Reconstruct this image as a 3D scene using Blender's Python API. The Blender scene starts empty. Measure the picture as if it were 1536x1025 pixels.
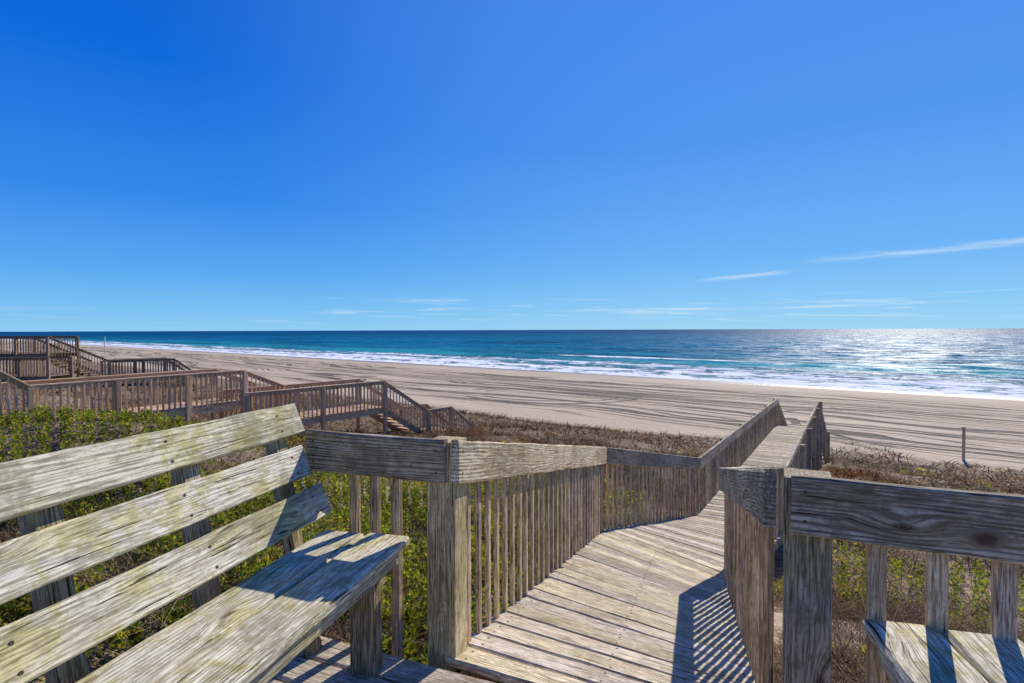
import bpy, math, numpy as np, random
from mathutils import Vector, Matrix
random.seed(7); RS=np.random.RandomState(11)
scene=bpy.context.scene
COL=scene.collection
def V(*a): return Vector(a)
# ---------------------------------------------------------------- noise
_tab=RS.rand(256,256)
def vnoise(x,y):
    xi=np.floor(x).astype(int); yi=np.floor(y).astype(int)
    fx=x-xi; fy=y-yi; fx=fx*fx*(3-2*fx); fy=fy*fy*(3-2*fy)
    a=_tab[xi%256,yi%256]; b=_tab[(xi+1)%256,yi%256]; c=_tab[xi%256,(yi+1)%256]; d=_tab[(xi+1)%256,(yi+1)%256]
    return (a*(1-fx)+b*fx)*(1-fy)+(c*(1-fx)+d*fx)*fy
def fbm(x,y,o=4):
    v=0;a=.5;t=0
    for i in range(o):
        v=v+a*vnoise(x*2**i+17.3*i,y*2**i+9.1*i); t+=a; a*=.5
    return v/t
# ---------------------------------------------------------------- layout points (metres, floor level)
A =V(-.27,2.56,0);  B =V(1.09,6.66,-.88); C =V(3.2,9.7,-1.70); D =V(9.8,21,-2.07);  E =V(11.25,23.1,-3.6)
A2=V(.93,1.97,0);   B2=V(1.90,5.15,-.76); C2=V(4.35,9.0,-1.68); D2=V(10.95,20.3,-2.07); E2=V(12.4,22.4,-3.6)
mids=[(A+A2)/2,(B+B2)/2,(C+C2)/2,(D+D2)/2,(E+E2)/2]
UB=V(.247,.969,0)   # bench / platform direction
def seg_info(x,y):
    best=np.full(x.shape,1e9); zf=np.zeros(x.shape)
    pts=[mids[0]-V(.247,.969,0)*3]+mids
    pts[0].z=0
    for a,b in zip(pts[:-1],pts[1:]):
        dx=b.x-a.x; dy=b.y-a.y; L=dx*dx+dy*dy
        t=np.clip(((x-a.x)*dx+(y-a.y)*dy)/L,0,1)
        d=np.hypot(x-a.x-t*dx,y-a.y-t*dy); z=a.z+t*(b.z-a.z)
        m=d<best; best=np.where(m,d,best); zf=np.where(m,z,zf)
    return best,zf
def gz(x,y,micro=True):
    x=np.asarray(x,float); y=np.asarray(y,float)
    s=.66*x+.75*y; r=np.hypot(x,y)
    z=np.interp(s,[-60,-20,-5,0,2,6,9.5,16,22,27,31,36,50,75,97,115,160,400],
                 [-1.5,-1.2,-.65,-.75,-.85,-1.45,-2.25,-2.85,-3.45,-4.2,-4.85,-5.15,-5.6,-6.5,-7.45,-8.6,-12,-20])
    z=z+1.05*np.exp(-(((x+6.8)/3.6)**2+((y-9.3)/2.6)**2))
    z=z+.35*np.exp(-(((x+2.6)/1.6)**2+((y-5.2)/1.8)**2))
    dune=np.clip((33-s)/8,0,1)
    far=np.clip((r-22)/30,0,1)
    z=z+dune*((fbm(x*.35,y*.35)-.5)*.5+far*(fbm(x*.07+5,y*.07)-.5)*2.0)
    z=z+(1-dune)*(fbm(x*.12,y*.12)-.5)*.18*np.clip((97-s)/20,0,1)
    if micro: z=z+(fbm(x*2.2,y*2.2)-.5)*.10*np.clip(1-r/60,0,1)
    d,zf=seg_info(x,y)
    lim=zf-.42
    w=np.clip((1.9-d)/.7,0,1)
    z=np.where(z>lim, z*(1-w)+lim*w, z)
    return z
def gz1(x,y): return float(gz(np.array([x]),np.array([y]))[0])
# ---------------------------------------------------------------- node helper
class NT:
    def __init__(s,nt): s.nt=nt; s.n=nt.nodes; s.l=nt.links
    def add(s,t,**k):
        n=s.n.new(t)
        for a,b in k.items(): setattr(n,a,b)
        return n
    def put(s,sock,v):
        if isinstance(v,bpy.types.NodeSocket): s.l.new(v,sock)
        elif v is not None: sock.default_value=v
    def m(s,op,a,b=None,c=None,clamp=False):
        n=s.add('ShaderNodeMath',operation=op,use_clamp=clamp)
        s.put(n.inputs[0],a); s.put(n.inputs[1],b); s.put(n.inputs[2],c); return n.outputs[0]
    def vm(s,op,a,b=None):
        n=s.add('ShaderNodeVectorMath',operation=op); s.put(n.inputs[0],a); s.put(n.inputs[1],b)
        return n.outputs['Value'] if op in('DOT_PRODUCT','LENGTH','DISTANCE') else n.outputs[0]
    def noise(s,vec,scale=1,detail=4,rough=.55,dist=0):
        n=s.add('ShaderNodeTexNoise'); s.put(n.inputs['Vector'],vec); n.inputs['Scale'].default_value=scale
        n.inputs['Detail'].default_value=detail; n.inputs['Roughness'].default_value=rough; n.inputs['Distortion'].default_value=dist
        return n.outputs['Fac']
    def mr(s,v,a,b,c=0.,d=1.,smooth=True):
        n=s.add('ShaderNodeMapRange'); n.interpolation_type='SMOOTHSTEP' if smooth else 'LINEAR'
        s.put(n.inputs['Value'],v); n.inputs['From Min'].default_value=a; n.inputs['From Max'].default_value=b
        n.inputs['To Min'].default_value=c; n.inputs['To Max'].default_value=d; return n.outputs[0]
    def mix(s,f,a,b,bt='MIX'):
        n=s.add('ShaderNodeMix',data_type='RGBA',blend_type=bt); s.put(n.inputs[0],f)
        s.put(n.inputs[6],a if not isinstance(a,tuple) else (*a[:3],1)); s.put(n.inputs[7],b if not isinstance(b,tuple) else (*b[:3],1))
        return n.outputs[2]
    def comb(s,x,y,z):
        n=s.add('ShaderNodeCombineXYZ'); s.put(n.inputs[0],x); s.put(n.inputs[1],y); s.put(n.inputs[2],z); return n.outputs[0]
    def sep(s,v):
        n=s.add('ShaderNodeSeparateXYZ'); s.put(n.inputs[0],v); return n.outputs
    def attr(s,name): return s.add('ShaderNodeAttribute',attribute_name=name)
    def ramp(s,f,stops):
        n=s.add('ShaderNodeValToRGB'); s.put(n.inputs[0],f); e=n.color_ramp.elements
        cc=lambda c:(c,c,c,1) if not isinstance(c,tuple) else (*c,1)
        e[0].position=stops[0][0]; e[0].color=cc(stops[0][1]); e[1].position=stops[-1][0]; e[1].color=cc(stops[-1][1])
        for p,c in stops[1:-1]:
            q=e.new(p); q.color=cc(c)
        return n.outputs[0]
    def bump(s,h,strength=.5,dist=.01,normal=None):
        n=s.add('ShaderNodeBump'); s.put(n.inputs['Height'],h); n.inputs['Strength'].default_value=strength
        n.inputs['Distance'].default_value=dist; s.put(n.inputs['Normal'],normal); return n.outputs[0]
def newmat(name):
    m=bpy.data.materials.new(name); m.use_nodes=True; nt=NT(m.node_tree)
    return m,nt,nt.n['Principled BSDF']
# ---------------------------------------------------------------- materials
def wood(name,light,dark,tan,lichen=0.,tanamt=.5,gain=1.,crackamt=1.,ringamt=.12,simple=False):
    m,N,bs=newmat(name)
    bc=N.attr('bc').outputs['Vector']; rn=N.attr('rnd').outputs['Vector']
    off=N.vm('MULTIPLY',rn,(37.,23.,11.)); P=N.vm('ADD',bc,off)
    x,y,z=N.sep(P); rx=N.sep(rn)
    br=N.m('MULTIPLY',N.m('MULTIPLY_ADD',rx[0],.58,.70),gain)
    brc=N.comb(br,N.m('MULTIPLY',br,.985),N.m('MULTIPLY',br,N.m('MULTIPLY_ADD',rx[1],.22,.82)))
    bs.inputs['Roughness'].default_value=.82; bs.inputs['Specular IOR Level'].default_value=.15
    if simple:
        g=N.noise(N.comb(N.m('MULTIPLY',x,3.),N.m('MULTIPLY',y,50.),N.m('MULTIPLY',z,50.)),1,3,.66)
        c=N.mix(N.mr(g,.34,.62),dark,light); c=N.mix(N.m('MULTIPLY',N.mr(N.noise(P,3,3),.45,.6),tanamt),c,tan)
        N.put(bs.inputs['Base Color'],N.mix(1.,c,brc,'MULTIPLY')); return m
    vor=N.add('ShaderNodeTexVoronoi'); N.put(vor.inputs['Vector'],N.comb(N.m('MULTIPLY',x,2.4),N.m('MULTIPLY',y,6.5),N.m('MULTIPLY',z,6.5))); vor.inputs['Scale'].default_value=1
    kd=vor.outputs['Distance']; kr=N.sep(vor.outputs['Color'])[0]
    on=N.m('GREATER_THAN',kr,.62)
    bend=N.m('MULTIPLY',N.mr(kd,.0,.42,1,0),on)
    kn=N.m('MULTIPLY',N.mr(kd,.05,.12,1,0),on)
    warp=N.noise(N.comb(N.m('MULTIPLY',x,1.2),N.m('MULTIPLY',y,4.),z),1,1)
    y2=N.m('ADD',y,N.m('ADD',N.m('MULTIPLY',bend,.034),N.m('MULTIPLY',warp,.030)))
    zz=N.m('MULTIPLY',z,150.)
    g=N.noise(N.comb(N.m('MULTIPLY',x,9.),N.m('MULTIPLY',y2,160.),zz),1,4,.70)
    ring=N.m('SINE',N.m('ADD',N.m('MULTIPLY',y2,420.),N.m('MULTIPLY',N.noise(N.comb(N.m('MULTIPLY',x,.7),N.m('MULTIPLY',y2,9.),z),1,1),30.)))
    ring=N.m('MULTIPLY',N.m('MULTIPLY_ADD',ring,.5,.5),N.mr(warp,.4,.6,.3,1.))
    gr=N.m('ADD',N.m('MULTIPLY',g,1-ringamt*.6),N.m('MULTIPLY',ring,ringamt))
    crk=N.noise(N.comb(N.m('MULTIPLY',x,2.6),N.m('MULTIPLY',y2,90.),N.m('MULTIPLY',z,90.)),1,3,.68)
    crack=N.mr(crk,.345,.372,1,0)
    big=N.noise(N.comb(N.m('MULTIPLY',x,4.),N.m('MULTIPLY',y,16.),N.m('MULTIPLY',z,16.)),1,4,.74)
    c=N.mix(N.mr(gr,.38,.63),dark,light)
    c=N.mix(N.m('MULTIPLY',N.mr(big,.45,.58),tanamt),c,N.mix(N.mr(gr,.38,.64),tuple(v*.45 for v in tan),tan))
    fine=N.noise(P,14,4,.80)
    c=N.mix(N.m('MULTIPLY',N.mr(fine,.49,.62),.42),c,tuple(v*.85 for v in dark))
    if lichen>0:
        ln=N.noise(P,3.5,6,.84)
        lf=N.m('MULTIPLY',N.mr(ln,.47,.60),lichen)
        c=N.mix(lf,c,N.mix(N.mr(g,.38,.62),(.20,.18,.045),(.60,.53,.18)))
    stain=N.noise(P,2.3,5,.80); c=N.mix(N.m('MULTIPLY',N.mr(stain,.52,.63),.56),c,tuple(v*.36 for v in tan))
    c=N.mix(N.m('MULTIPLY',crack,.92*crackamt),c,(.03,.021,.014))
    c=N.mix(N.m('MULTIPLY',kn,N.m('MULTIPLY_ADD',N.m('SINE',N.m('MULTIPLY',kd,260.)),.15,.78)),c,(.075,.043,.023))
    N.put(bs.inputs['Base Color'],N.mix(1.,c,brc,'MULTIPLY'))
    h=N.m('SUBTRACT',N.m('MULTIPLY',gr,.8),N.m('MULTIPLY',crack,1.2))
    N.put(bs.inputs['Normal'],N.bump(h,1.,.0035))
    return m
M_floor=wood('weathered_floor_wood',(.78,.69,.54),(.29,.23,.16),(.64,.49,.32),.18,.48,1.06)
M_bench=wood('weathered_bench_wood',(.80,.745,.63),(.31,.265,.20),(.63,.54,.37),.62,.42,1.08)
M_rail=wood('weathered_rail_wood',(.77,.66,.50),(.215,.165,.115),(.60,.42,.26),.15,.52,1.05,ringamt=.25)
M_bal=wood('weathered_baluster_wood',(.72,.57,.39),(.26,.19,.12),(.58,.39,.225),.12,.55,1.12)
M_post=wood('weathered_post_wood',(.66,.54,.36),(.19,.142,.09),(.52,.36,.20),.38,.5,1.08)
M_nb=wood('neighbour_wood',(.74,.52,.33),(.34,.225,.135),(.62,.385,.21),0,.5,1.0,simple=True)
M_nbd=wood('neighbour_dark_wood',(.36,.26,.18),(.14,.10,.068),(.30,.195,.115),0,.5,.95,simple=True)
mn,N,bs=newmat('rusty_nail'); N.put(bs.inputs['Base Color'],N.mix(N.noise(None,60),(.05,.03,.02),(.16,.08,.04))); bs.inputs['Roughness'].default_value=.7; M_nail=mn
mw,N,bs=newmat('weathered_white_paint'); N.put(bs.inputs['Base Color'],N.mix(N.noise(None,8),(.75,.73,.68),(.5,.47,.42))); M_white=mw
mk,N,bs=newmat('wood_knot'); bcv=N.attr('bc').outputs['Vector']
rr=N.m('ADD',N.vm('LENGTH',bcv),N.m('MULTIPLY',N.m('SUBTRACT',N.noise(bcv,45,4,.7),.5),.03))
N.put(bs.inputs['Base Color'],N.mix(N.mr(rr,.014,.052),N.mix(N.noise(bcv,150,4,.7),(.03,.018,.010),(.16,.09,.045)),N.mix(N.noise(bcv,120,4,.7),(.14,.09,.055),(.42,.31,.20))))
bs.inputs['Roughness'].default_value=.8; M_knot=mk

# ground
m,N,bs=newmat('sand_and_dune_soil'); M_ground=m
pos=N.add('ShaderNodeNewGeometry').outputs['Position']
px_=N.sep(pos)[0]
s=N.vm('DOT_PRODUCT',pos,(.66,.75,0)); t=N.vm('DOT_PRODUCT',pos,(-.75,.66,0))
wob=N.noise(N.comb(N.m('MULTIPLY',s,.05),N.m('MULTIPLY',t,.022),0),1,2)
s2=N.m('ADD',s,N.m('MULTIPLY',wob,20.))
gr1=N.noise(pos,1.3,5,.65); gr2=N.noise(pos,25,3,.7)
sand=N.mix(gr1,(.54,.42,.27),(.71,.565,.385)); sand=N.mix(N.mr(gr2,.35,.65),N.mix(.2,sand,(.24,.18,.115)),sand)
sand=N.mix(N.m('MULTIPLY',N.mr(N.noise(N.comb(N.m('MULTIPLY',s,.10),N.m('MULTIPLY',t,.03),5.),1,4,.7),.45,.62),.25),sand,(.32,.245,.16))
tr=N.noise(N.comb(N.m('MULTIPLY',s2,.66),N.m('MULTIPLY',t,.010),0),1,3,.8)
trb=N.noise(N.comb(N.m('MULTIPLY',s,.10),N.m('MULTIPLY',t,.018),3.),1,2,.6)
trf=N.m('MULTIPLY',N.mr(tr,.49,.45,0,1),N.mr(trb,.34,.46))
bendv=N.m('MULTIPLY',N.noise(N.comb(N.m('MULTIPLY',s,.025),N.m('MULTIPLY',t,.014),7.),1,2),42.)
tr2=N.noise(N.comb(N.m('MULTIPLY',N.m('ADD',s,bendv),.6),N.m('MULTIPLY',t,.014),9.),1,2,.6)
trk=N.m('MAXIMUM',trf,N.mr(tr2,.425,.395,0,1))
flat=N.vm('MULTIPLY',pos,(1,1,0))
wq=N.m('MULTIPLY',N.noise(pos,.12,1),3.)
for (cx,cy,r0,r1) in ((4.,62.,8.5,12.),(34.,38.,13.,18.)):
    dd=N.m('ADD',N.vm('DISTANCE',flat,(cx,cy,0)),wq)
    gap=N.m('SINE',N.m('MULTIPLY',dd,3.0))
    inb=N.m('MULTIPLY',N.mr(dd,r0,r0+.6),N.mr(dd,r1,r1-.6))
    trk=N.m('MAXIMUM',trk,N.m('MULTIPLY',N.m('MULTIPLY',inb,N.mr(gap,.4,.75)),N.mr(wq,1.3,1.5)))
tmask=N.m('MULTIPLY',N.mr(s,35,40),N.mr(s,84,72))
trk=N.m('MULTIPLY',trk,tmask)
brk=N.mr(gr1,.3,.55,.6,1)
trk=N.m('MULTIPLY',trk,brk)
sand=N.mix(N.m('MULTIPLY',trk,.92),sand,(.085,.063,.040))
wet=N.mr(N.m('ADD',s,N.m('MULTIPLY',wob,8.)),92,98)
sand=N.mix(N.m('MULTIPLY',wet,.8),sand,(.25,.185,.115))
soil=N.mix(N.mr(N.noise(pos,6,4,.7),.35,.65),(.13,.085,.047),(.38,.28,.175))
soil=N.mix(N.m('MULTIPLY',N.mr(N.noise(pos,.9,3),.45,.56),N.m('MULTIPLY',N.mr(s,14,5),N.mr(px_,-1.,1.5,.25,1.))),soil,(.54,.41,.28))
edge=N.mr(N.m('SUBTRACT',N.m('ADD',s,N.m('MULTIPLY',N.m('SUBTRACT',gr1,.5),7.)),N.mr(px_,0,22,0,4)),28.5,32.5)
N.put(bs.inputs['Base Color'],N.mix(edge,soil,sand))
N.put(bs.inputs['Roughness'],N.mr(wet,0,1,.9,.4)); bs.inputs['Specular IOR Level'].default_value=.15
h=N.m('SUBTRACT',N.m('MULTIPLY',N.noise(pos,1.5,4,.7),.7),N.m('MULTIPLY',trk,1.2))
N.put(bs.inputs['Normal'],N.bump(h,.9,.24))

# water
m,N,bs=newmat('sea_water'); M_sea=m
pos=N.add('ShaderNodeNewGeometry').outputs['Position']
s=N.vm('DOT_PRODUCT',pos,(.66,.75,0)); t=N.vm('DOT_PRODUCT',pos,(-.75,.66,0))
w1=N.noise(N.comb(N.m('MULTIPLY',s,.02),N.m('MULTIPLY',t,.02),0),1,3,.6)
sp=N.m('ADD',s,N.m('MULTIPLY',N.m('SUBTRACT',w1,.5),26.))
dens=N.ramp(N.m('DIVIDE',sp,250.),[(.0,1.),(.388,1.),(.405,.90),(.43,.68),(.446,1.),(.465,.80),(.485,.55),(.503,.50),(.513,.96),(.530,.62),(.555,.36),(.60,.16),(.65,.04),(.8,0.)])
fn=N.noise(N.comb(N.m('MULTIPLY',s,.40),N.m('MULTIPLY',t,.18),0),1,6,.74,.7)
brkr=N.m('MULTIPLY',N.m('MULTIPLY',N.mr(sp,157,161),N.mr(sp,173,163)),N.m('MULTIPLY',N.mr(t,30,55),N.mr(t,150,100)))
dens=N.m('MAXIMUM',dens,N.m('MULTIPLY',brkr,.95))
foam=N.mr(N.m('ADD',N.m('MULTIPLY',N.m('SUBTRACT',fn,.5),2.6),dens),.50,.76)
foam=N.m('MULTIPLY',foam,N.mr(s,260,190))
dist=N.vm('LENGTH',pos)
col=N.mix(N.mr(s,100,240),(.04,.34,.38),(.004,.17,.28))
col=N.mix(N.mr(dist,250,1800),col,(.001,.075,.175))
patch=N.noise(N.comb(N.m('MULTIPLY',s,.03),N.m('MULTIPLY',t,.006),0),1,4,.65)
col=N.mix(N.m('MULTIPLY',N.mr(patch,.42,.62),.6),col,(.001,.045,.105))
col=N.mix(foam,col,(.93,.94,.94))
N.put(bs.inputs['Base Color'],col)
bs.inputs['IOR'].default_value=1.33
sparkle=N.noise(N.comb(N.m('MULTIPLY',s,.15),N.m('MULTIPLY',t,.06),2.),1,8,.88)
N.put(bs.inputs['Specular IOR Level'],N.m('MULTIPLY',N.mr(sparkle,.455,.68,.0,.25),N.m('MULTIPLY_ADD',foam,-.9,1.)))
N.put(bs.inputs['Roughness'],N.m('MULTIPLY_ADD',foam,.4,.45))
b1=N.noise(N.comb(N.m('MULTIPLY',s,.35),N.m('MULTIPLY',t,.14),0),1,5,.7)
b2=N.noise(N.comb(N.m('MULTIPLY',s,.06),N.m('MULTIPLY',t,.02),0),1,4,.7)
hh=N.m('ADD',N.m('MULTIPLY',b1,.8),N.m('MULTIPLY',b2,2.4))
hh=N.m('MULTIPLY',hh,N.m('MULTIPLY_ADD',foam,-.55,1.))
N.put(bs.inputs['Normal'],N.bump(hh,1.,1.0))

def vegmat(name,tr,spec):
    m,N,bs=newmat(name)
    c=N.attr('col').outputs['Color']
    N.put(bs.inputs['Base Color'],c); bs.inputs['Roughness'].default_value=.6; bs.inputs['Specular IOR Level'].default_value=spec
    if tr>0:
        tl=N.add('ShaderNodeBsdfTranslucent'); N.put(tl.inputs[0],N.mix(1.,c,(1.8,1.8,.6),'MULTIPLY'))
        mx=N.add('ShaderNodeMixShader'); mx.inputs[0].default_value=tr
        N.l.new(bs.outputs[0],mx.inputs[1]); N.l.new(tl.outputs[0],mx.inputs[2])
        out=[n for n in N.n if n.type=='OUTPUT_MATERIAL'][0]; N.l.new(mx.outputs[0],out.inputs[0])
    return m
M_leaf=vegmat('green_leaves',.42,.2); M_twig=vegmat('dry_twigs',0,.0)

# ---------------------------------------------------------------- board mesh builder
class MB:
    def __init__(s): s.v=[];s.f=[];s.bc=[];s.rn=[];s.mi=[]
    def board(s,p0,p1,wd,w,t,w1=None,ch=.004,seg=None,jit=.0012,skew=False,rnd=None,mi=0):
        p0=Vector(p0);p1=Vector(p1); d=p1-p0; L=d.length; d.normalize()
        W=Vector(wd); 
        if not skew: W=W-d*W.dot(d)
        W.normalize(); T=d.cross(W).normalized()
        if w1 is None: w1=w
        if seg is None: seg=max(1,int(L/.12)) if L<6 else max(1,int(L/.3))
        r=rnd or (random.random(),random.random(),random.random())
        b0=len(s.v)
        for i in range(seg+1):
            k=i/seg; c=p0.lerp(p1,k); ht=t/2; h0=(w+(w1-w)*k)/2
            ha=h0+random.uniform(-jit,jit); hb=h0+random.uniform(-jit,jit)
            c1=ch*random.uniform(.7,1.6); c2=ch*random.uniform(.7,1.6)
            for a,b in ((-ha+c1,-ht),(hb-c2,-ht),(hb,-ht+c2),(hb,ht-c2),(hb-c2,ht),(-ha+c1,ht),(-ha,ht-c1),(-ha,-ht+c1)):
                s.v.append(c+W*a+T*b); s.bc.append((k*L-L/2,a,b)); s.rn.append(r)
        for i in range(seg):
            q=b0+i*8
            for j in range(8):
                j2=(j+1)%8; s.f.append((q+j,q+j2,q+8+j2,q+8+j)); s.mi.append(mi)
        s.f.append(tuple(b0+7-j for j in range(8))); s.mi.append(mi)
        q=b0+seg*8; s.f.append(tuple(q+j for j in range(8))); s.mi.append(mi)
    def disc(s,c,n,r,mi=1,h=.002,K=7,along=None,ry=None):
        n=Vector(n).normalized(); a=(Vector(along)-n*Vector(along).dot(n)).normalized() if along else n.orthogonal().normalized(); b=n.cross(a); b0=len(s.v); ry=ry or r
        wob=[random.uniform(.86,1.12) if K>10 else 1. for i in range(K)]
        for hh,rr in ((0,1.),(h,.8)):
            for i in range(K):
                t=i*2*math.pi/K; q=rr*wob[i]; s.v.append(Vector(c)+a*math.cos(t)*q*r+b*math.sin(t)*q*ry+n*hh); s.bc.append((math.cos(t)*rr*r,math.sin(t)*rr*r,0)); s.rn.append((.5,.5,.5))
        for i in range(K):
            s.f.append((b0+i,b0+(i+1)%K,b0+K+(i+1)%K,b0+K+i)); s.mi.append(mi)
        cidx=len(s.v); s.v.append(Vector(c)+n*h*.6); s.bc.append((0,0,0)); s.rn.append((.5,.5,.5))
        for i in range(K): s.f.append((b0+K+i,b0+K+(i+1)%K,cidx)); s.mi.append(mi)
def emit(name,mb,mats,parent=None,origin=V(0,0,0)):
    me=bpy.data.meshes.new(name)
    me.from_pydata([v-origin for v in mb.v],[],mb.f); 
    a=me.attributes.new('bc','FLOAT_VECTOR','POINT'); a.data.foreach_set('vector',np.array(mb.bc,float).ravel())
    a=me.attributes.new('rnd','FLOAT_VECTOR','POINT'); a.data.foreach_set('vector',np.array(mb.rn,float).ravel())
    for m in mats: me.materials.append(m)
    me.polygons.foreach_set('material_index',np.array(mb.mi,int)); me.update()
    ob=bpy.data.objects.new(name,me); COL.objects.link(ob)
    if parent: ob.parent=parent
    return ob
def thing(name,label,cat,loc,group=None):
    e=bpy.data.objects.new(name,None); e.empty_display_size=.3; e.location=loc; COL.objects.link(e)
    e['label']=label; e['category']=cat
    if group: e['group']=group
    return e
UP=V(0,0,1)
def perp_left(d): return V(-d.y,d.x,0).normalized()
def add_part(th,name,mats,fn,**props):
    mb=MB(); fn(mb); ob=emit(name,mb,mats,th,th.location.copy())
    for k,v in props.items(): ob[k]=v
    return ob

class Railing:
    """rail segments; outside = side on which balusters/posts stand (+1 left of travel, -1 right)"""
    def __init__(s,th,rail_m,bal_m,post_m,budget=100,parent=None):
        s.th=th; s.rm=rail_m; s.bm=bal_m; s.pm=post_m; s.left=budget; s.rest=MB(); s.parent=parent or th
    def emit(s,name,mb,mats):
        return emit(name,mb,mats,s.parent,s.th.location.copy())
    def seg(s,p0,p1,outside,h=1.0,bw=.2,sp=.14,bsz=.036,bt=None,low=.14,e0=0.,e1=0.,cap=False,maxlen=3.7,skip0=.06,skip1=.04,knots=(),rnd=None):
        bt=bt or bsz
        d=(p1-p0); dh=V(d.x,d.y,0); L=dh.length; u=dh.normalized(); n=perp_left(u)*outside
        q0=p0+UP*(h-bw/2)-(d/L)*e0; q1=p1+UP*(h-bw/2)+(d/L)*e1
        k=max(1,math.ceil((q1-q0).length/maxlen))
        for i in range(k):
            a=q0.lerp(q1,i/k); b=q0.lerp(q1,(i+1)/k); g=(b-a).normalized()*.003
            mb=MB(); mb.board(a+g,b-g,UP,bw,.04,skew=True,ch=.005,jit=.0028,rnd=rnd)
            for e,sg in ((a,1),(b,-1)):
                for zz in (-.05,.05):
                    mb.disc(e+(b-a).normalized()*sg*.045+UP*zz-n*.0195,-n,.006)
            for (kt,kz,kr) in knots: mb.disc(a+u*kt+UP*kz-n*.0199,-n,kr,mi=2,h=.0022,K=18,along=u,ry=kr*.62)
            if cap: mb.board(a+g+UP*(bw/2+.02),b-g+UP*(bw/2+.02),n,.14,.035)
            s.emit('top_rail',mb,[s.rm,M_nail,M_knot])
        nb=int(round((L-skip0-skip1)/sp))
        for i in range(nb):
            t=(skip0+(i+.5)*(L-skip0-skip1)/nb)/L
            c=p0.lerp(p1,t)+n*(.021+bt/2)+u*random.uniform(-.006,.006)
            bot=c-UP*(low+random.uniform(0,.02)); top=c+UP*(h-.02)
            lean=u*random.uniform(-.006,.006)
            if s.left>0:
                mb=MB(); mb.board(bot,top+lean,u,bsz,bt,seg=2,ch=.003); s.emit('baluster',mb,[s.bm]); s.left-=1
            else: s.rest.board(bot,top+lean,u,bsz,bt,seg=1,ch=.003)
    def post(s,c,top,size=.14,u=V(1,0,0),bottom=None,mat=None):
        z0=gz1(c.x,c.y)-.3 if bottom is None else bottom
        mb=MB(); mb.board(V(c.x,c.y,z0),V(c.x,c.y,top),u,size,size,ch=.006); s.emit('post',mb,[mat or s.pm])
    def finish(s):
        if s.rest.v:
            o=s.emit('baluster',s.rest,[s.bm]); o['kind']='stuff'

def floor_boards(mb,L0,L1,R0,R1,bw=.178,gap=.016,th=.038,over=.05,nails=True,ov_j=.024):
    n=max(1,round(((L1-L0).length+(R1-R0).length)/2/bw))
    wl=(L1-L0).length/n-gap; wr=(R1-R0).length/n-gap
    fw=((L1-L0)+(R1-R0)).normalized()
    for i in range(n):
        k=(i+.5)/n; l=L0.lerp(L1,k); r=R0.lerp(R1,k); d=(r-l).normalized()
        l2=l-d*(over+random.uniform(-ov_j,ov_j)); r2=r+d*(over+random.uniform(-ov_j,ov_j))
        dz=UP*(-th/2+random.uniform(-.005,.004)); j=random.uniform(-.003,.003)
        mb.board(l2+dz+UP*j,r2+dz-UP*j,fw,wl,th,w1=wr,ch=.007,jit=.0035,seg=9)
        if nails:
            for tt in (.03,.5,.97):
                for sgn in (-1,1):
                    c=l.lerp(r,tt)+fw*sgn*wl*.27+d*random.uniform(-.012,.012)
                    mb.disc(c+dz+UP*(th/2+.0005+j*(1-2*tt)),UP,.0065,1)

# ---------------------------------------------------------------- own walkway
w=thing('boardwalk_platform','weathered grey wooden viewing platform at the top of the dune','boardwalk',V(.3,1.,0))
PL=V(-1.0,2.80,0); PR=V(1.78,1.60,0)
def f(mb): floor_boards(mb,PL-UB*4.6,PL,PR-UB*4.6,PR,over=.02)
add_part(w,'plank_floor',[M_floor,M_nail],f)
def f(mb):
    mb.board(PL-UB*4.6-UP*.14,PL-UP*.14-UB*.02,UP,.19,.04); mb.board(PR-UB*4.6-UP*.14,PR-UP*.14-UB*.02,UP,.19,.04)
    for k in (.25,.5,.75):
        a=PL.lerp(PR,k); mb.board(a-UB*4.6-UP*.14,a-UP*.14-UB*.05,UP,.19,.04)
    mb.board(PL-UP*.141,PR-UP*.141,UP,.186,.038)
add_part(w,'floor_frame',[M_post],f)
w=thing('boardwalk','long weathered wooden plank walkway descending over the dune to the beach','boardwalk',V(1.,4.,-1.2))
def f(mb):
    floor_boards(mb,A,B,A2,B2); floor_boards(mb,B,C,B2,C2); floor_boards(mb,C,D,C2,D2,nails=False)
add_part(w,'plank_floor',[M_floor,M_nail],f)
def f(mb):
    for a,b in ((A,B),(B,C),(C,D),(A2,B2),(B2,C2),(C2,D2)):
        n=perp_left(b-a)*(-.05 if a in(A,B,C) else .05)
        mb.board(a+n-UP*.14,b+n-UP*.14,UP,.19,.04,skew=True)
add_part(w,'floor_joist',[M_post],f)
def stairs(th,l0,l1,r0,r1,mat,nmat=None,n=None):
    drop=l0.z-l1.z; n=n or max(2,round(drop/.18))
    def f(mb):
        for i in range(n):
            k=(i+.6)/n; z=l0.z-drop*(i+1)/n
            a=l0.lerp(l1,k);b=r0.lerp(r1,k);a.z=b.z=z+.02
            mb.board(a,b,V(l1.x-l0.x,l1.y-l0.y,0),.28,.04,seg=2)
    add_part(th,'stair_tread',[mat],f)
    def f2(mb):
        for a,b in ((l0,l1),(r0,r1)): mb.board(a-UP*.12,b-UP*.12,UP,.28,.045,skew=True)
    add_part(th,'stair_stringer',[nmat or mat],f2)
w=thing('beach_stairs','weathered wooden stairs dropping from the walkway to the sand','stairs',V(11,22,-3.8))
stairs(w,D,E,D2,E2,M_floor,M_post)

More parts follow.
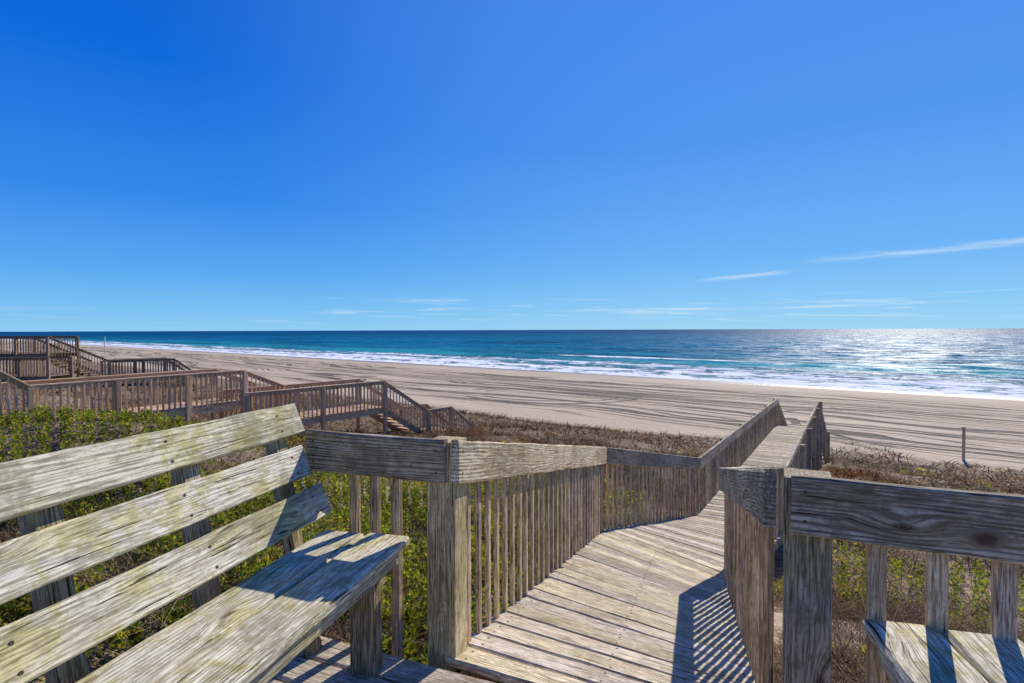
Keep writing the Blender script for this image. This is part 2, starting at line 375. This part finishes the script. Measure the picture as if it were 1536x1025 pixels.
uAB=(B-A).normalized()
G='weathered railings along the boardwalk'
r=thing('railing','short weathered railing beside the bench at the platform corner','railing',V(-.6,2.7,-.1),G)
R=Railing(r,M_rail,M_bal,M_post)
PLr=V(-1.03,2.86,0); PAr=V(-.30,2.585,0)
R.seg(PLr,PAr,1,sp=.12,skip0=.19,skip1=.23,bsz=.042,rnd=(.15,.1,.37))
R.post(V(-.31,2.675,0),.985,.145,u=V(.94,-.34,0))
R.finish()
r=thing('railing','weathered grey railing with closely set balusters following the ramp down','railing',V(1.2,6.7,-1.3),G)
R=Railing(r,M_rail,M_bal,M_post)
R.seg(V(-.262,2.575,0),B,1,sp=.14,bsz=.038,bt=.024,skip0=.15,skip1=.07,maxlen=5,rnd=(.95,.1,.71))
R.seg(B,C,1,sp=.14,bsz=.038,bt=.024,e0=-.005,skip0=.07,maxlen=5)
for p,q in ((B,uAB),(C,uAB)): 
    n=perp_left(C-A); c=p+n*.085; R.post(c,p.z+.97,.1,u=C-B)
R.finish()
r=thing('railing','weathered railing of the lower walkway seen running to the beach','railing',V(6,15,-2.8),G)
R=Railing(r,M_rail,M_bal,M_post)
R.seg(C,D,1,sp=.15,skip0=.08,bsz=.038,bt=.024); 
for k in (.2,.4,.6,.8,1.): 
    p=C.lerp(D,k)+perp_left(D-C)*.08; R.post(p,p.z+.97,.1,u=D-C)
R.finish()
r=thing('railing','weathered stair railing at the foot of the walkway','railing',V(10.5,22,-3.8),G)
R=Railing(r,M_rail,M_bal,M_post); R.seg(D,E,1,sp=.15,bw=.16); p=E+perp_left(E-D)*.08; R.post(p,E.z+1.02,.1,u=E-D); R.finish()
r=thing('railing','backlit knotty weathered railing over the platform edge beside the seat','railing',V(1.3,1.8,-.1),G)
R=Railing(r,M_rail,M_bal,M_post)
R.seg(V(.955,1.945,0),V(2.05,1.43,0),1,sp=.155,skip0=.185,bsz=.052,knots=((.53,-.035,.055),),rnd=(.22,.5,.63))
R.post(V(1.045,2.005,0),.985,.15,u=V(.905,-.425,0)); R.finish()
r=thing('railing','weathered railing on the shaded side of the descending ramp','railing',V(2.,5.2,-1.3),G)
R=Railing(r,M_rail,M_bal,M_post)
R.seg(V(.905,1.985,0),B2,-1,sp=.14,bsz=.036,bt=.020,skip0=.15,skip1=.05)
R.seg(B2,C2,-1,sp=.14,bsz=.036,bt=.022)
for p in (B2,C2):
    c=p-perp_left(C2-A2)*.085; R.post(c,p.z+.97,.1,u=C2-B2)
R.finish()
r=thing('railing','weathered railing of the lower walkway seen running to the beach','railing',V(7.5,14.5,-2.8),G)
R=Railing(r,M_rail,M_bal,M_post); R.seg(C2,D2,-1,sp=.15,bsz=.038,bt=.024)
for k in (.2,.4,.6,.8,1.): 
    p=C2.lerp(D2,k)-perp_left(D2-C2)*.08; R.post(p,p.z+.97,.1,u=D2-C2)
R.finish()
r=thing('railing','weathered stair railing at the foot of the walkway','railing',V(11.7,21.3,-3.8),G)
R=Railing(r,M_rail,M_bal,M_post); R.seg(D2,E2,-1,sp=.15,bw=.16); p=E2-perp_left(E2-D2)*.08; R.post(p,E2.z+1.05,.1,u=E2-D2); R.finish()

# ---------------------------------------------------------------- benches
def bench(label,far_back,seatdir,length,sh,lean_pts,hasback=True):
    th=thing('bench',label,'bench',V(far_back.x,far_back.y,0)-UB*length/2)
    nrm=seatdir
    def f(mb):
        wds=(.218,.218); o=0
        for i,wd in enumerate(wds):
            c=far_back+nrm*(o+wd/2)+UP*(sh-.0225)
            mb.board(c-UB*length,c+UB*(-.0 if i==0 else .015),nrm,wd-.004,.042,ch=.009,jit=.003,rnd=(.65+.2*i,.1,.33+i*.4)); o+=wd
    add_part(th,'seat',[M_bench],f)
    def f(mb):
        c=far_back+nrm*(.395)+UP*(sh-.045-.030)
        mb.board(c-UB*length,c-UB*.06,UP,.056,.038)
    add_part(th,'seat_apron',[M_bench],f)
    for k in (.15,1.15,2.1):
        if k>length: continue
        c=far_back+nrm*.30-UB*k
        mb=MB(); mb.board(V(c.x,c.y,.002),V(c.x,c.y,sh-.05),nrm,.115,.09,ch=.006)
        mb.board(V(c.x,c.y,sh-.12)-nrm*.34+UB*.07,V(c.x,c.y,sh-.12)+nrm*.05+UB*.07,UP,.14,.04)
        emit('leg',mb,[M_post],th,th.location.copy())
    if hasback:
        for (o,z0,z1,e) in lean_pts:
            def f(mb):
                a=far_back-nrm*o; up=V(0,0,1)-nrm*.42
                c=a+UP*(z0+z1)/2
                mb.board(c-UB*length+UB*e,c+UB*e,up,(z1-z0)*.95,.036,ch=.005,jit=.0022,rnd=(.60+random.uniform(-.1,.3),random.random(),random.random()))
                for kk in (.1,.72,1.36,2.0):
                    for q in (-.035,.035):
                        mb.disc(c-UB*kk+up*q+nrm*.0195 ,nrm,.007)
            add_part(th,'backrest_board',[M_bench,M_nail],f)
        for k in (.07,.60,1.13,1.75):
            mb=MB(); mb.board(far_back+nrm*.07-UB*k-UP*.5,far_back-nrm*.235-UB*k+UP*1.09,UB,.085,.06)
            emit('backrest_support',mb,[M_post],th,th.location.copy())
    return th
NR=V(.969,-.247,0)
bench('weathered wooden bench with slatted leaning back and lichen-stained seat',V(-.90,2.70,0),NR,2.6,.55,
      [(.0,.622,.778,.0),(.105,.797,.953,.0),(.185,.985,1.145,.06)])
bench('lichen-covered wooden bench seat against the platform railing',V(1.13+.45*.969,1.84-.45*.247,0),V(-.969,.247,0),2.2,.55,[],False)

# ---------------------------------------------------------------- neighbouring boardwalks
def nb_walk(th,L0,L1,R0,R1,R,mat,sides=(1,1),posts=3,h=1.0):
    def f(mb): floor_boards(mb,L0,L1,R0,R1,nails=False,over=.02)
    add_part(th,'plank_floor',[mat],f)
    def f(mb):
        for a,b in((L0,L1),(R0,R1)): mb.board(a-UP*.15,b-UP*.15,UP,.22,.045,skew=True)
    add_part(th,'floor_joist',[mat],f)
    if sides[1]: R.seg(R0,R1,-1,sp=.17,bsz=.042,bw=.11,cap=True,h=h,low=.02)
    if sides[0]: R.seg(L0,L1,1,sp=.17,bsz=.042,bw=.11,cap=True,h=h,low=.02)
    for i in range(posts):
        k=i/(posts-1)
        for a,b,sd in((L0,L1,1),(R0,R1,-1)):
            p=a.lerp(b,k)+perp_left(b-a)*sd*.075; R.post(p,p.z+h-.03,.12,u=b-a)
th=thing('neighbouring_boardwalk','brown wooden boardwalk with railings and stairs crossing the next dune','boardwalk',V(-9,19,-1.6),'neighbouring beach access boardwalks')
R=Railing(th,M_nb,M_nb,M_nb,100)
a0=V(-11.75,13.8,-.84);a1=V(-9,19,-.84); n=perp_left(a1-a0)*1.5
nb_walk(th,a0+n,a1+n,a0,a1,R,M_nb,posts=4)
u=(a1-a0).normalized(); b0=a0-u*2.2+UP*1.55
stairs(th,b0+n,a0+n,b0,a0,M_nb); R.seg(b0,a0,-1,sp=.15,bw=.13,cap=True); R.seg(b0+n,a0+n,1,sp=.15,bw=.13,cap=True)
c1=a1+V(.75,1.6,-.68); stairs(th,a1+n*.9,c1+n*.9,a1,c1,M_nb); R.seg(a1,c1,-1,sp=.17,bw=.13,cap=True); R.seg(a1+n,c1+n,1,sp=.17,bw=.13,cap=True)
R.finish()
th=thing('neighbouring_boardwalk','lower brown boardwalk landing with stairs leading down to the sand','boardwalk',V(-6,21,-2.2),'neighbouring beach access boardwalks')
R=Railing(th,M_nb,M_nb,M_nb,100)
a0=V(-8.5,18.1,-1.52);a1=V(-5.07,22.4,-1.52); n=perp_left(a1-a0)*1.6
nb_walk(th,a0+n,a1+n,a0,a1,R,M_nb,posts=3)
P1=V(-3.6,24.,-2.9); P2=V(-2.7,25.,-2.9); P3=V(-1.75,26.,-3.95)
stairs(th,a1+n,P1+n,a1,P1,M_nb); R.seg(a1,P1,-1,sp=.15,bw=.13,cap=True); R.seg(a1+n,P1+n,1,sp=.15,bw=.13,cap=True)
nb_walk(th,P1+n,P2+n,P1,P2,R,M_nb,posts=2)
stairs(th,P2+n,P3+n,P2,P3,M_nb); R.seg(P2,P3,-1,sp=.15,bw=.13,cap=True); R.seg(P2+n,P3+n,1,sp=.15,bw=.13,cap=True)
R.finish()
th=thing('neighbouring_boardwalk','dark wooden raised deck with stairs and landing on a farther dune','boardwalk',V(-28,35,-2.),'neighbouring beach access boardwalks')
R=Railing(th,M_nbd,M_nbd,M_nbd,100)
a0=V(-33.5,34.,.18);a1=V(-27.7,34.,.18); n=V(0,2.2,0)
nb_walk(th,a0+n,a1+n,a0,a1,R,M_nbd,posts=4)
c1=V(-26.9,38.,-1.5); q1=c1+V(-1.6,.5,0)
stairs(th,a1+V(-1.5,.6,0),q1,a1,c1,M_nbd); R.seg(a1,c1,-1,sp=.2,bw=.11,cap=True); R.seg(a1+V(-1.5,.6,0),q1,1,sp=.2,bw=.11,cap=True)
d1=V(-24.4,41.,-1.5); nn=perp_left(d1-c1)*1.6
nb_walk(th,c1+nn,d1+nn,c1,d1,R,M_nbd,posts=3)
e1=V(-23.6,42.3,-2.6); stairs(th,d1+nn,e1+nn,d1,e1,M_nbd); R.seg(d1,e1,-1,sp=.2,bw=.11,cap=True); R.seg(d1+nn,e1+nn,1,sp=.2,bw=.11,cap=True)
R.finish()
th=thing('neighbouring_boardwalk','low dark wooden landing with railing below the raised deck','boardwalk',V(-27,31,-2.),'neighbouring beach access boardwalks')
R=Railing(th,M_nbd,M_nbd,M_nbd,100)
a0=V(-30.,31.,-.95);a1=V(-25.4,31.2,-.95)
nb_walk(th,a0+V(0,1.5,0),a1+V(0,1.5,0),a0,a1,R,M_nbd,posts=4); R.finish()

# marker post and pole
sx,sy=22.7,28.5; g0=gz1(sx,sy)
th=thing('marker_post','thin straight brown wooden marker post at the dune edge','post',V(sx,sy,g0))
def f(mb):
    mb.board(V(sx,sy,g0-.3),V(sx,sy,g0+1.62),V(1,.8,0),.12,.12,ch=.01,jit=0)
add_part(th,'post',[M_nb],f)
add_part(th,'post_cap',[M_nb],lambda mb: mb.board(V(sx,sy,g0+1.621),V(sx,sy,g0+1.68),V(1,.8,0),.17,.17,w1=.12,ch=.012,seg=1,jit=0))
sx,sy=-131.,183.; g0=gz1(sx,sy)
th=thing('marker_pole','tall thin white pole standing on the open sand','pole',V(sx,sy,g0))
def f(mb):
    mb.board(V(sx,sy,g0-.3),V(sx,sy,g0+5.2),V(1,.2,0),.26,.26,w1=.2,ch=.05)
    mb.board(V(sx,sy,g0+5.2),V(sx,sy,g0+5.35),V(1,.2,0),.3,.3,ch=.06,seg=1)
add_part(th,'pole',[M_white],f)

# ---------------------------------------------------------------- ground and sea sheets
def grid_obj(name,X,Y,Z,mat,wrap,smooth=True):
    nr,na=X.shape; v=np.stack([X,Y,Z],-1).reshape(-1,3)
    i,j=np.meshgrid(np.arange(nr-1),np.arange(na if wrap else na-1),indexing='ij'); j2=(j+1)%na
    q=np.stack([i*na+j,(i+1)*na+j,(i+1)*na+j2,i*na+j2],-1).reshape(-1,4)
    return np_mesh(name,v,q,mat,smooth)
def np_mesh(name,v,q,mat,smooth=False,col=None):
    me=bpy.data.meshes.new(name); k=q.shape[1]
    me.vertices.add(len(v)); me.vertices.foreach_set('co',np.ascontiguousarray(v,dtype=np.float32).ravel())
    me.loops.add(q.size); me.loops.foreach_set('vertex_index',q.astype(np.int32).ravel())
    me.polygons.add(len(q)); me.polygons.foreach_set('loop_start',np.arange(0,q.size,k,dtype=np.int32))
    me.update(calc_edges=True)
    if col is not None:
        a=me.attributes.new('col','FLOAT_COLOR','POINT'); c4=np.ones((len(v),4),np.float32); c4[:,:3]=col; a.data.foreach_set('color',c4.ravel())
    me.materials.append(mat)
    if smooth: me.polygons.foreach_set('use_smooth',np.ones(len(q),bool))
    me.update(); ob=bpy.data.objects.new(name,me); COL.objects.link(ob); return ob
a=np.concatenate([np.linspace(-65,65,520),np.linspace(67,293,90)])*math.pi/180
r_=np.concatenate([[0.05],np.geomspace(.6,9000,330)])
RR,AA=np.meshgrid(r_,a,indexing='ij'); X=RR*np.sin(AA); Y=RR*np.cos(AA)
g=grid_obj('ground',X,Y,gz(X,Y),M_ground,True); g['kind']='structure'; g['label']='sandy beach and brushy dune slope'
a=np.linspace(-70,80,900)*math.pi/180; r_=np.geomspace(55,60000,560)
RR,AA=np.meshgrid(r_,a,indexing='ij'); X=RR*np.sin(AA); Y=RR*np.cos(AA)
S=.66*X+.75*Y; T=-.75*X+.66*Y
wv=(fbm(S*.02,T*.02)-.5)*26; Sp=S+wv
fade=np.clip(1-(RR-300)/900,0,1)
Z=-7.5+fade*(.16*np.sin(Sp*2*math.pi/17)+.22*(fbm(S*.12,T*.03)-.5))*np.clip((S-96)/20,.15,1)
for c,hh in ((111,.32),(128,.40),(168,.45)): Z+=hh*np.exp(-((Sp-c)/2.2)**2)*np.clip(fbm(T*.02+c,S*0)*2.4-.6,0,1)
o=grid_obj('sea_water',X,Y,Z,M_sea,False); o['kind']='structure'; o['label']='blue ocean with white breakers'

# ---------------------------------------------------------------- vegetation
def scatter(n,r0,r1,a0=-60,a1=62,seed=0):
    rs=np.random.RandomState(seed); r=np.exp(rs.uniform(math.log(r0),math.log(r1),n)); th=np.radians(rs.uniform(a0,a1,n))
    x=r*np.sin(th); y=r*np.cos(th); s=.66*x+.75*y
    ok=(s<30.+4.5*np.clip(x/22,0,1)+6*(fbm(x*.15,y*.15)-.5)*2+3*(fbm(x*.9,y*.9)-.5))
    d,zf=seg_info(x,y)
    ok&=d>.80
    pu=x*.247+y*.969; pn=x*.969-y*.247
    ok&=~((pn>-1.72)&(pn<1.95)&(y<2.9-.40*(x+1)))
    return x[ok],y[ok],r[ok],s[ok],d[ok]
def ribbons(x,y,z,h,w,lean,rs,segs=3,curl=.5):
    n=len(x); th=rs.uniform(0,2*math.pi,n); ph=rs.uniform(0,2*math.pi,n)
    pts=[]
    for k in range(segs+1):
        t=k/segs; px=x+np.cos(th)*lean*h*(t+curl*t*t); py=y+np.sin(th)*lean*h*(t+curl*t*t); pz=z+h*(t-.35*lean*t*t)
        px=px+(rs.rand(n)-.5)*h*.14*(t>0); py=py+(rs.rand(n)-.5)*h*.14*(t>0)
        ww=w*(1-.7*t)*.5
        pts.append(np.stack([px-np.cos(ph)*ww,py-np.sin(ph)*ww,pz],-1)); pts.append(np.stack([px+np.cos(ph)*ww,py+np.sin(ph)*ww,pz],-1))
    v=np.stack(pts,1).reshape(-1,3); base=np.arange(n)[:,None]*(2*(segs+1))
    q=np.concatenate([base+np.array([2*k,2*k+1,2*k+3,2*k+2]) for k in range(segs)],1).reshape(-1,4)
    return v,q,2*(segs+1)
def leaves(x,y,z,size,rs,upb=.5):
    n=len(x); th=rs.uniform(0,2*math.pi,n); el=rs.uniform(-.1,1.2,n)*upb
    d=np.stack([np.cos(th)*np.cos(el),np.sin(th)*np.cos(el),np.sin(el)],-1)
    r=rs.normal(size=(n,3)); sd=np.cross(d,r); sd/=np.linalg.norm(sd,axis=1)[:,None]+1e-9
    c=np.stack([x,y,z],-1); L=size[:,None]; Wd=L*.28
    v=np.stack([c,c+d*L*.55-sd*Wd,c+d*L,c+d*L*.55+sd*Wd],1).reshape(-1,3)
    q=np.arange(4*n).reshape(-1,4); return v,q
def green_amt(x,y,s):
    g=fbm(x*.55+3,y*.55+8)*.6+fbm(x*1.7,y*1.7)*.4
    b=.484+0*x
    b=b+np.where((x<0.9)&(s<9),-.055,0)+np.clip((s-8)/8,0,1)*.14+np.where(x>1.5,.045,0)
    b=b-.06*np.exp(-(((x+6.8)/5)**2+((y-9.3)/4)**2))-.13*np.exp(-(((x+.5)/1.4)**2+((y-5.)/2.0)**2))-.13*np.exp(-(((x-6)/2.0)**2+((y-8.)/1.8)**2))
    return np.clip((g-b)/.05,0,1)
rs=np.random.RandomState(5)
def lim(h,d): return np.minimum(h,np.maximum(.10,(d-.7)*.55))
VV=[];QQ=[];CC=[];off=0
for n,r0,r1,sd in ((100000,1.6,8,1),(115000,7,24,2),(95000,16,50,3),(10000,45,400,4)):
    x,y,r,s,d=scatter(n,r0,r1,seed=sd); ga=green_amt(x,y,s)
    clump=fbm(x*1.1,y*1.1); bare=np.where((x>1.2)&(s<6),.06,0)-np.clip((s-9)/8,0,1)*.08-np.where(x<-1,.05,0)
    keep=(rs.rand(len(x))<np.clip((clump-.30-bare)*5,0.06,1))&(rs.rand(len(x))>.65*ga)
    x,y,r,s,d,clump=[q[keep] for q in (x,y,r,s,d,clump)]; n=len(x)
    farf=np.clip((s-9)/8,0,1)
    h=rs.uniform(.12,.42,n)*np.clip(.4+1.2*clump,.5,1.4)*(1-.35*farf)*np.clip(1+r/70,1,2.2); h=lim(h,d)
    h=np.where((x<-3)&(r>6)&(r<16),h*.7,h)
    w=rs.uniform(.0035,.008,n)*np.maximum(1,r/6.5)*(1+.6*farf)
    v,q,k=ribbons(x,y,gz(x,y)-.02,h,w,rs.uniform(.3,1.7,n)*(1+.6*farf),rs,segs=2 if r0>10 else 3)
    c0=np.array([.22,.13,.062]);c1=np.array([.52,.365,.205]);c2=np.array([.075,.046,.025]); t=rs.rand(n)[:,None]**1.2
    t2=(rs.rand(n)<.30)[:,None]
    dm=(fbm(x*.25+20,y*.25)[:,None]-.35)*1.6
    redm=(fbm(x*.3+50,y*.3)>.58)[:,None]
    c=c0*(1-t)+c1*t; c=np.where(t2,c2,c); c=np.where(redm&(r[:,None]>12),c*np.array([1.0,.66,.53]),c); c=c*np.clip(.76+dm*.5,.62,1.2)
    ol=(rs.rand(n)<.13)[:,None]&(s[:,None]>8); c=np.where(ol,np.array([.14,.16,.035]),c)
    c=np.clip(c,.01,.65)
    VV.append(v);QQ.append(q+off);CC.append(np.repeat(c,k,0)); off+=len(v)
o=np_mesh('dry_brush',np.concatenate(VV),np.concatenate(QQ),M_twig,col=np.concatenate(CC)); o['kind']='stuff'; o['label']='tangled dry brown dune brush and grass'; o['category']='brush'
VV=[];QQ=[];CC=[];off=0
for n,r0,r1,a0,a1,sd in ((180000,2.0,9,-58,8,11),(60000,2.0,9,8,60,15),(165000,7,20,-60,12,12),(70000,7,26,12,60,16)):
    x,y,r,s,d=scatter(n,r0,r1,a0,a1,seed=sd); ga=green_amt(x,y,s)
    keep=rs.rand(len(x))<ga; x,y,r,s,d,ga=[q[keep] for q in (x,y,r,s,d,ga)]
    cell=.15*np.maximum(1,r/8); cx=np.round(x/cell)*cell; cy=np.round(y/cell)*cell
    hj=vnoise(cx*9.7+3,cy*11.3+1); x=x*.6+cx*.4; y=y*.6+cy*.4
    n=len(x); hmax=lim((.08+.28*hj)*np.clip(.35+ga,.5,1.2),d)
    hmax=np.where((x<-3)&(r>6),hmax*.65,hmax)
    zz=gz(x,y)+hmax*rs.rand(n)**.55
    size=rs.uniform(.028,.058,n)*np.maximum(1,r/9.5)
    v,q=leaves(x,y,zz,size,rs,1.)
    t=rs.rand(n)[:,None]; c=np.array([.085,.135,.014])*(1-t)+np.array([.26,.285,.03])*t
    yel=(rs.rand(n)<.2)[:,None]; c=np.where(yel,np.array([.38,.32,.055]),c)
    br=(rs.rand(n)<.10)[:,None]; c=np.where(br,np.array([.23,.15,.07]),c)
    dk=(vnoise(cx*3.1,cy*2.7)<.30)[:,None]; c=np.where(dk,c*.5,c)
    VV.append(v);QQ.append(q+off);CC.append(np.repeat(c,4,0)); off+=len(v)
o=np_mesh('green_groundcover',np.concatenate(VV),np.concatenate(QQ),M_leaf,col=np.concatenate(CC)); o['kind']='stuff'; o['label']='low green leafy dune plants'; o['category']='plants'

# ---------------------------------------------------------------- light, sky, camera
AZ=math.radians(34); EL=math.radians(32)
sd=V(math.sin(AZ)*math.cos(EL),math.cos(AZ)*math.cos(EL),math.sin(EL))
l=bpy.data.lights.new('sun','SUN'); l.energy=5.; l.angle=math.radians(.5); l.color=(1,.94,.84)
lo=bpy.data.objects.new('sun',l); lo.rotation_mode='QUATERNION'; lo.rotation_quaternion=sd.to_track_quat('Z','Y'); COL.objects.link(lo)
wd=bpy.data.worlds.new('World'); scene.world=wd; wd.use_nodes=True; N=NT(wd.node_tree); bg=N.n['Background']
sky=N.add('ShaderNodeTexSky'); sky.sky_type='NISHITA'; sky.sun_disc=False; sky.sun_elevation=EL; sky.sun_rotation=AZ
sky.air_density=1.; sky.dust_density=.1; sky.ozone_density=3.
dr=N.add('ShaderNodeTexCoord').outputs['Generated']; dx,dy,dz=N.sep(dr)
az=N.m('ARCTAN2',dx,dy)
STR=.12
sc=lambda c:tuple(v/STR for v in c)
e=N.m('MAXIMUM',dz,0)
gA=N.ramp(e,[(0.,(.27,.60,.90)),(.03,(.19,.53,.90)),(.09,(.095,.39,.88)),(.2,(.030,.24,.82)),(.38,(.0,.14,.71)),(.6,(.0,.085,.56)),(1.,(.0,.05,.36))])
gB=N.ramp(e,[(0.,(.34,.66,.92)),(.04,(.26,.59,.93)),(.12,(.15,.45,.92)),(.3,(.075,.30,.86)),(.6,(.055,.24,.82)),(1.,(.01,.10,.5))])
sdot=N.vm('DOT_PRODUCT',dr,tuple(sd))
gA=N.mix(N.mr(sdot,.50,1.0),gA,gB)
gA=N.mix(1.,gA,(1/STR,1/STR,1/STR),'MULTIPLY')
skyc=N.mix(.97,sky.outputs[0],gA)
n1=N.noise(N.comb(N.m('MULTIPLY',az,6.),N.m('MULTIPLY',dz,110.),0),1,5,.62,.5)
low=N.m('MULTIPLY',N.mr(n1,.52,.70),N.m('MULTIPLY',N.mr(dz,.006,.02),N.mr(dz,.065,.04)))
low=N.m('MULTIPLY',low,N.mr(az,-.6,-.1,.25,1))
def streak(z0,slope,azc,wz,a0,a1,a2,a3,seed):
    ln=N.m('SUBTRACT',dz,N.m('MULTIPLY_ADD',N.m('SUBTRACT',az,azc),slope,z0))
    q=N.noise(N.comb(N.m('MULTIPLY',az,9.),N.m('MULTIPLY',ln,170.),seed),1,5,.65,.4)
    b=N.m('MULTIPLY',N.mr(N.m('ABSOLUTE',ln),0,wz,1,0),N.mr(q,.36,.60))
    return N.m('MULTIPLY',b,N.m('MULTIPLY',N.mr(az,a0,a1),N.mr(az,a3,a2)))
b1=streak(.106,.03,.5,.008,.42,.62,2.,3.,4.)
b2=streak(.085,.07,.38,.005,.30,.36,.42,.47,9.)
b3=streak(.052,.02,-.13,.004,-.22,-.17,-.11,-.06,15.)
b4=streak(.034,.004,.3,.004,.05,.2,.5,.62,21.)
cl=N.m('MULTIPLY',N.m('MAXIMUM',N.m('MAXIMUM',N.m('MAXIMUM',low,b4),b3),N.m('MAXIMUM',b1,b2)),.5)
cc=N.mix(cl,skyc,sc((.75,.87,.95)))
N.l.new(cc,bg.inputs[0]); bg.inputs[1].default_value=STR
cam=bpy.data.cameras.new('camera'); cam.lens=20; cam.sensor_width=36; cam.clip_end=200000; cam.clip_start=.05
co=bpy.data.objects.new('camera',cam); co.location=(0,0,1.5); co.rotation_euler=(math.radians(90-1.17),math.radians(.19),0); COL.objects.link(co); scene.camera=co
scene.view_settings.view_transform='Standard'; scene.view_settings.look='None'; scene.view_settings.exposure=0
